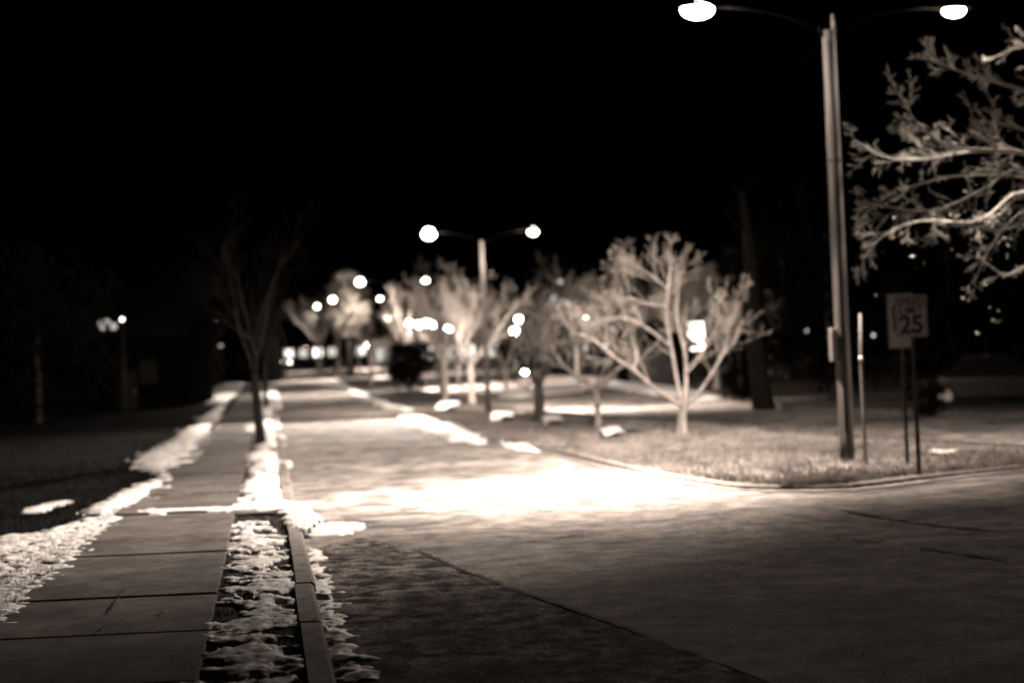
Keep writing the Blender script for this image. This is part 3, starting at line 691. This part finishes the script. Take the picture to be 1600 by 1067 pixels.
def frame(w, h, t, y, r=.02):
    mb = MB(); a = plate(w, h, r); b = plate(w-2*t, h-2*t, r*.7); n = len(a); v = [(x, y, z) for x, z in a+b]; f = [(i, (i+1) % n, n+(i+1) % n, n+i) for i in range(n)]
    mb.v = v; mb.f = f; return mb
sx, sy = G(1436, 738, .1)
e = empty('speed_limit_sign', (sx, sy, .1), math.radians(-37)); c = P(1425, 494, sy)-e.location; ch = c.z
mb = MB(); mb.box(-.025, .025, -.02, .02, -.3, ch+.28); o = mb.build('post', M['darksteel'], e); bevel(o, .005)
W_, H_ = .44, .56
mb = MB(); mb.prism(plate(W_, H_), -.03, -.026, 'y'); pl = mb.build('plate', M['signwhite'], e); pl.location = (0, 0, ch)
frame(W_-.024, H_-.024, .009, -.0325).build('border', M['signblack'], pl)
text('SPEED', .14, (0, -.032, .19), pl, M['signblack'], .002); text('LIMIT', .14, (0, -.032, .075), pl, M['signblack'], .002); text('25', .33, (0, -.032, -.12), pl, M['signblack'], .012)
for z in (.255, -.255): MB().tube([(0, -.036, z), (0, .03, z)], .008, 6).build('bolt', M['steel'], pl)
tag(e, 'white speed limit 25 sign on a dark post at the median tip', 'road sign')
sx, sy = G(1418, 722, .1)
e = empty('keep_right_sign', (sx, sy, .1), math.radians(-20)); c = P(1412, 501, sy)-e.location; ch = c.z
mb = MB(); mb.box(-.025, .025, -.02, .02, -.3, ch+.4); o = mb.build('post', M['darksteel'], e); bevel(o, .005)
mb = MB(); mb.prism(plate(.38, .8), -.03, -.026, 'y'); pl = mb.build('plate', M['signwhite'], e); pl.location = (-.0, 0, ch)
frame(.355, .775, .008, -.0325).build('border', M['signblack'], pl)
mb = MB()
for k in range(10):
    a0, a1 = math.radians(95+k*9), math.radians(95+(k+1)*9+.3); R0, R1 = .16, .125; cx_, cz = .05, .18
    b = len(mb.v); mb.v += [(cx_+R0*math.cos(a0), -.0325, cz+R0*math.sin(a0)), (cx_+R1*math.cos(a0), -.0325, cz+R1*math.sin(a0)), (cx_+R1*math.cos(a1), -.0325, cz+R1*math.sin(a1)), (cx_+R0*math.cos(a1), -.0325, cz+R0*math.sin(a1))]; mb.f.append((b, b+1, b+2, b+3))
b = len(mb.v); mb.v += [(-.13, -.0325, .2), (-.095, -.0325, .2), (-.07, -.0325, -.15), (-.105, -.0325, -.15)]; mb.f.append((b, b+3, b+2, b+1))
mb.build('symbol', M['signblack'], pl)
tag(e, 'taller white sign plate with a faint curved dark mark, half behind the speed limit sign', 'road sign')
sx, sy = G(1352, 720, .1); e = empty('marker_post', (sx, sy, .1)); o = e.location
mb = MB(); mb.tube([(0, 0, -.2), P(1349, 640, sy)-o, P(1345, 565, sy)-o, P(1344, 490, sy)-o], [.026, .024, .024, .02], 10); mb.build('post', M['paint'], e, True)
mb = MB(); q = P(1345, 562, sy)-o; mb.tube([q-Vector((0, 0, .04)), q+Vector((0, 0, .05))], .03, 10); mb.build('clamp', M['steel'], e, True)
tag(e, 'thin pale upright post close beside the wooden lamp pole', 'post')
# ------------------------------------------------------------------ far lamps and lights
def post_lamp(px, py, Y, r, m, label, grp='small lights in the distance', cat='lamp', pw=0, n=1):
    p = P(px, py, Y); z0 = zg(Y); e = empty('post_lamp', (p.x, Y, z0))
    mb = MB(); h = p.z-z0; mb.tube([(0, 0, -.3), (0, 0, h*.5), (0, 0, h-r)], [.07, .055, .045], 8); mb.build('pole', M['darksteel'], e, True)
    mb = MB(); mb.tube([(0, 0, h+r*.8), (0, 0, h+r*1.25)], [r*.9, r*.2], 10); mb.build('cap', M['darksteel'], e)
    mb = MB(); mb.ball((0, 0, h), r, r, r, 12, 8); mb.build('globe', m, e, True)
    if pw: add_light('lamp_light', (0, -.3-r, h), e, pw, rad=r)
    return tag(e, label, cat, grp)
for px, py, Y, r, m, lb, pw in [
    (640, 505, 150, .28, E_FAR, 'leftmost of the five white lights in a row over the median', 700), (654, 507, 150, .28, E_FAR, 'second from left of the five white lights in a row', 0),
    (667, 504, 150, .3, E_FAR, 'third of the five white lights in a row, slightly the highest', 700), (677, 508, 150, .25, E_FAR, 'fourth of the five white lights, touching the third', 0),
    (701, 513, 145, .28, E_FAR, 'rightmost of the five white lights, set apart and lower', 700), (811, 499, 120, .26, E_FAR, 'upper of two white lights right of the second lamp pole', 700),
    (804, 517, 120, .28, E_FAR, 'lower of two white lights right of the second lamp pole', 0), (916, 498, 100, .2, E_FAR, 'single white light above the pale lit tree', 1500),
    (1023, 461, 95, .12, E_MID, 'left of a pair of small lights high behind the widest tree', 0), (1031, 460, 96, .14, E_FAR, 'right of a pair of small lights high behind the widest tree', 0),
    (990, 484, 95, .11, E_DIM, 'dim light left of the widest tree, above its long left bough', 0), (1023, 496, 95, .12, E_MID, 'light just left of the main stem of the widest tree', 0),
    (1119, 460, 85, .10, E_DIM, 'dim light high above the tall lit window', 0), (1046, 546, 85, .12, E_DIM, 'dim light low against the main stem of the widest tree', 0),
    (994, 543, 85, .12, E_MID, 'light at the corner of the dark garage', 0), (955, 514, 100, .12, E_DIM, 'dim light above the pale lit tree, to its right', 0),
    (915, 544, 100, .13, E_DIM, 'dim light behind the pale lit tree fork', 0), (945, 540, 100, .13, E_DIM, 'dim light between two boughs of the pale lit tree', 0),
    (776, 535, 110, .1, E_DIM, 'faint light just right of the second lamp pole', 0), (804, 450, 140, .1, E_WINDIM, 'faint high light right of the second lamp pole', 0),
    (1260, 516, 70, .06, E_DIM, 'faint light in the dark left of the wooden lamp pole', 0), (1365, 524, 60, .06, E_DIM, 'small light in the dark between the thin post and the signs', 0),
    (191, 499, 74, .08, E_MID, 'small light at the corner of the dark left house', 0), (336, 503, 110, .11, E_MID, 'upper small light far left of the verge trees', 0),
    (335, 523, 110, .08, E_DIM, 'lower small light far left of the verge trees', 0), (345, 540, 110, .11, E_WINDIM, 'faint light above the far snowy lawn', 0), (333, 556, 110, .09, E_WINDIM, 'faintest light low over the far snowy lawn', 0),
    (813, 552, 120, .1, E_DIM, 'dim light above the far kerbside lights', 0)]:
    post_lamp(px, py, Y, r, m, lb, pw=pw)
# traffic signals
def signal(px, py, Y, label, cols):
    p = P(px, py, Y); z0 = zg(Y); e = empty('traffic_light', (p.x, Y, z0)); h = p.z-z0
    mb = MB(); mb.tube([(.35, .2, -.2), (.35, .2, h+.6)], .08, 8).tube([(.35, .2, h+.3), (0, .1, h+.3)], .04, 6); mb.build('pole', M['darksteel'], e, True)
    mb = MB(); mb.box(-.2, .2, -.1, .2, h-.5, h+.55); o = mb.build('housing', M['darksteel'], e); bevel(o, .03)
    for k, (dx, dz, m) in enumerate(cols):
        mb = MB(); mb.ball((dx, -.13, h+dz), .13, .06, .13, 12, 8); mb.build('signal_lens', m, e, True)
    return tag(e, label, 'traffic light')
signal(573, 541, 150, 'traffic light glowing white and pink beyond the thin median tree', [(0, 0, E_FAR), (0, -.33, E_RED), (0, .33, E_RED)])
signal(478, 543, 230, 'traffic light glowing pink at the far end of the road', [(0, 0, E_RED)])
# ------------------------------------------------------------------ cars
def car(loc, rz, label, paint='carpaint', head=None, tail=None, suv=False, cat='car'):
    e = empty('parked_car' if not head else 'car', loc, rz); L = 4.5; W = 1.8; h1 = .95 if suv else .82; h2 = 1.7 if suv else 1.42
    prof = [(-L/2, .35), (-L/2+.03, .62), (-L/2+.18, h1-.12), (-L/2+1.15, h1), (L/2-.9, h1+.04), (L/2-.08, h1-.02), (L/2, .6), (L/2-.02, .34), (L/2-.45, .24), (-L/2+.4, .24)]
    mb = MB(); b = 0; K = len(prof)
    for x, s in ((-W/2, .94), (-W/2+.1, 1), (W/2-.1, 1), (W/2, .94)):
        for y, z in prof: mb.v.append((x, y*(.985 if s < 1 else 1), .24+(z-.24)*(s if z > .5 else 1)))
    for i in range(3):
        for k in range(K): mb.f.append((i*K+k, i*K+(k+1) % K, (i+1)*K+(k+1) % K, (i+1)*K+k))
    mb.f.append(tuple(range(K))[::-1]); mb.f.append(tuple(range(3*K, 4*K)))
    body = mb.build('body', M[paint], e, False); bevel(body, .05, 3)
    y0, y1, y2, y3 = -L/2+1.15, -L/2+1.9, (L/2-.35 if suv else L/2-1.45), (L/2-.1 if suv else L/2-.65)
    cb = MB(); w0, w1 = W/2-.06, W/2-.24
    cb.v = [(-w0, y0, h1), (w0, y0, h1), (w0, y3, h1+.02), (-w0, y3, h1+.02), (-w1, y1, h2), (w1, y1, h2), (w1, y2, h2), (-w1, y2, h2)]
    cb.f = [(0, 3, 2, 1), (4, 5, 6, 7), (0, 1, 5, 4), (1, 2, 6, 5), (2, 3, 7, 6), (3, 0, 4, 7)]
    c = cb.build('cabin', M['glass'], e); bevel(c, .04, 2)
    rb = MB(); rb.v = [(-w1-.01, y1-.02, h2-.01), (w1+.01, y1-.02, h2-.01), (w1+.01, y2+.02, h2-.01), (-w1-.01, y2+.02, h2-.01), (-w1+.04, y1+.05, h2+.035), (w1-.04, y1+.05, h2+.035), (w1-.04, y2-.05, h2+.035), (-w1+.04, y2-.05, h2+.035)]; rb.f = cb.f
    rb.build('roof', M[paint], e, True)
    for sx_ in (-1, 1):
        for yy in (-L/2+.85, L/2-.85):
            w = MB(); w.tube([(sx_*(W/2-.2), yy, .32), (sx_*(W/2+.01), yy, .32)], .32, 18); wh = w.build('wheel', M['tyre'], e)
            r_ = MB(); r_.tube([(sx_*(W/2), yy, .32), (sx_*(W/2+.02), yy, .32)], .19, 12); q = r_.build('rim', M['steel'], e); q.parent = wh
        a = MB(); a.ball((sx_*.64, -L/2+.02, .62), .17, .07, .09, 10, 6); a.build('headlight', head or M['steel'], e, True)
        a = MB(); a.ball((sx_*.66, L/2-.03, .72), .15, .05, .08, 10, 6); a.build('taillight', tail or M['darksteel'], e, True)
    return tag(e, label, cat)
HD = math.atan(.1733)
def at(px, py): x, y = G(px, py); return (x, y, zg(y))
car(at(433, 589), HD, 'dark car parked at the kerb beyond the verge trees', 'carpaint')
y = 215; x = kx(y)+2.6; car((x, y, zg(y)), HD, 'oncoming car with bright headlights at the far end of the road', 'carpale', head=E_LAMP)
car((P(539, 580, 138).x, 138, zg(138)), HD, 'dark-roofed car facing the camera, left of the thin median tree', 'carpale')
car((P(872, 606, 80).x, 80, zg(80)), math.pi/2, 'pale car seen side on between the two lit median trees', 'carpale')
car((P(1570, 610, 40).x, 41, .1), math.pi/2-.2, 'dim dark car parked on the far verge at the right edge', 'carpaint', head=E_DIM)
car((P(826, 600, 100).x, 100, zg(100)), HD, 'car with paired bright headlights right of the second lamp pole', 'carpaint', head=E_FAR)
# ------------------------------------------------------------------ buildings
def house(px, Y, w, d, h, label, wall='darkwall', wins=(), door=None, gable='x', roofh=2.0, rz=0, name='house', chim=True, flat=False):
    x = P(px, 600, Y).x; e = empty(name, (x, Y, zg(Y)+.05), rz)
    mb = MB()
    if flat: mb.box(-w/2, w/2, 0, d, -.3, h)
    elif gable == 'x':
        mb.prism([(0, -.3), (d, -.3), (d, h), (d/2, h+roofh*.96), (0, h)], -w/2, w/2, 'x')
    else: mb.prism([(-w/2, -.3), (w/2, -.3), (w/2, h), (0, h+roofh*.96), (-w/2, h)], 0, d, 'y')
    mb.build('wall', M[wall], e)
    mb = MB()
    if flat: mb.box(-w/2-.15, w/2+.15, -.15, d+.15, h+.003, h+.35)
    elif gable == 'x':
        mb.prism([(-.5, h-.35), (d/2, h+roofh), (d+.5, h-.35), (d+.5, h-.15), (d/2, h+roofh+.22), (-.5, h-.15)], -w/2-.4, w/2+.4, 'x')
    else: mb.prism([(-w/2-.5, h-.35), (0, h+roofh), (w/2+.5, h-.35), (w/2+.5, h-.15), (0, h+roofh+.22), (-w/2-.5, h-.15)], -.4, d+.4, 'y')
    rf = mb.build('roof', M['roof'], e)
    if chim and not flat:
        mb = MB(); mb.box(w*.2, w*.2+.7, d*.5, d*.5+.6, h+roofh*.3, h+roofh+1.0); o = mb.build('chimney', M['darkwall'], e); o.parent = rf
    for (wx, wz, ww, wh, m) in wins:
        fr = MB()
        for a in ((wx-ww/2-.07, wx-ww/2, wz-wh/2-.07, wz+wh/2+.07), (wx+ww/2, wx+ww/2+.07, wz-wh/2-.07, wz+wh/2+.07), (wx-ww/2, wx+ww/2, wz+wh/2, wz+wh/2+.07), (wx-ww/2, wx+ww/2, wz-wh/2-.07, wz-wh/2), (wx-.02, wx+.02, wz-wh/2, wz+wh/2)):
            fr.box(a[0], a[1], -.06, .02, a[2], a[3])
        fo = fr.build('window', M['trim'], e)
        pn = MB(); pn.box(wx-ww/2, wx+ww/2, -.02, .01, wz-wh/2, wz+wh/2); po_ = pn.build('pane', m, e); po_.parent = fo
    if door:
        dx, dw, dh, dm = door; mb = MB(); mb.box(dx-dw/2, dx+dw/2, -.05, .02, 0, dh); dr = mb.build('door', M[dm], e)
        mb = MB(); mb.ball((dx+dw*.38, -.08, dh*.48), .05, .05, .05, 8, 6); hh = mb.build('handle', M['steel'], e, True); hh.parent = dr
    return tag(e, label, 'house' if name != 'shop_building' else 'building')
GL = M['glass']
def wz(px, py, Y): return P(px, py, Y).z-zg(Y)-.05
def wx(px, px0, Y): return P(px, 600, Y).x-P(px0, 600, Y).x
Y = 75
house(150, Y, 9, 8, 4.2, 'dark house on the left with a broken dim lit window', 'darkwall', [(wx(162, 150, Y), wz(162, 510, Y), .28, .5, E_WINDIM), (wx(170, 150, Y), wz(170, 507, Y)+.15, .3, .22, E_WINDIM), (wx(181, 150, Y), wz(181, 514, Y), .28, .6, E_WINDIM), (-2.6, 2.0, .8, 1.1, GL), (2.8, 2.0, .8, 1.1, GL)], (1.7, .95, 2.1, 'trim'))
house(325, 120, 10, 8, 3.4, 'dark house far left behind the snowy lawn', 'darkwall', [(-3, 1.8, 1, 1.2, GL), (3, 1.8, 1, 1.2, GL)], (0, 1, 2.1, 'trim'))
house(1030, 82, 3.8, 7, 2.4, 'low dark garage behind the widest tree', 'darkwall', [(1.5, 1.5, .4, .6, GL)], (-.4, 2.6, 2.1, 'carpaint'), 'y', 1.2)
Y = 90
house(1120, Y, 8.5, 8, 5.0, 'two-storey house with one tall brightly lit window', 'wall', [(wx(1091, 1120, Y), wz(1090, 525, Y), .95, 1.75, E_WIN), (1.6, 3.9, 1, 1.2, GL), (1.6, 1.3, 1, 1.3, GL)], (-2.8, 1, 2.1, 'trim'), 'y', 2.4)
Y = 165
ws = [(wx(px, 905, Y), wz(px, py, Y), .5, .5, m) for px, py, m in ((870, 466, E_DIM), (866, 475, E_WINDIM), (873, 477, E_WINDIM), (881, 472, E_WINDIM), (893, 475, E_DIM), (882, 440, E_WINDIM))]
for k in range(5): ws.append((-4+k*2.2, 3, 1, 1.4, GL)); ws.append((-4+k*2.2, 5.6, 1, 1.4, GL))
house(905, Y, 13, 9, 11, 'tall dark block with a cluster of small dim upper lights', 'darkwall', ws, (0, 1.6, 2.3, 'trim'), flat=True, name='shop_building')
Y = 268
ws = [(-8+k*2.7, 1.6, 1.5, 1.5, (E_DIM, E_WINDIM, E_WIN, E_WINDIM, GL, E_DIM, E_WINDIM)[k]) for k in range(7)]
house(520, Y, 22, 10, 3.6, 'long low building with bright shop windows at the end of the road', 'wall', ws, (-9.7, 1.0, 2.3, 'trim'), flat=True, name='shop_building')
Y = 175
ws = [(-7+k*2.6, 1.5, 1.6, 1.5, E_DIM if k in (1, 2, 4) else E_WINDIM) for k in range(6)]
house(690, Y, 17, 9, 3.4, 'low building with wide lit windows behind the median trees', 'wall', ws, (7.6, 1.0, 2.2, 'trim'), flat=True, name='shop_building')
# ------------------------------------------------------------------ world: night sky
w = bpy.data.worlds.new('World'); sc.world = w; w.use_nodes = True; nt = w.node_tree; bg = nt.nodes['Background']
sk = nt.nodes.new('ShaderNodeTexSky'); sk.sky_type = 'NISHITA'; sk.sun_disc = False; sk.sun_elevation = math.radians(-6); sk.sun_rotation = math.radians(200)
nt.links.new(sk.outputs[0], bg.inputs[0]); bg.inputs[1].default_value = .0005
# ------------------------------------------------------------------ render
sc.view_settings.view_transform = 'Standard'; sc.view_settings.look = 'None'; sc.view_settings.exposure = 0; sc.view_settings.gamma = 1
cy = sc.cycles; cy.use_denoising = True; cy.max_bounces = 5; cy.diffuse_bounces = 2; cy.glossy_bounces = 2; cy.volume_bounces = 0; cy.transparent_max_bounces = 4
cy.sample_clamp_indirect = 1; cy.sample_clamp_direct = 0; cy.caustics_reflective = False; cy.caustics_refractive = False; cy.use_adaptive_sampling = True; cy.adaptive_threshold = .02
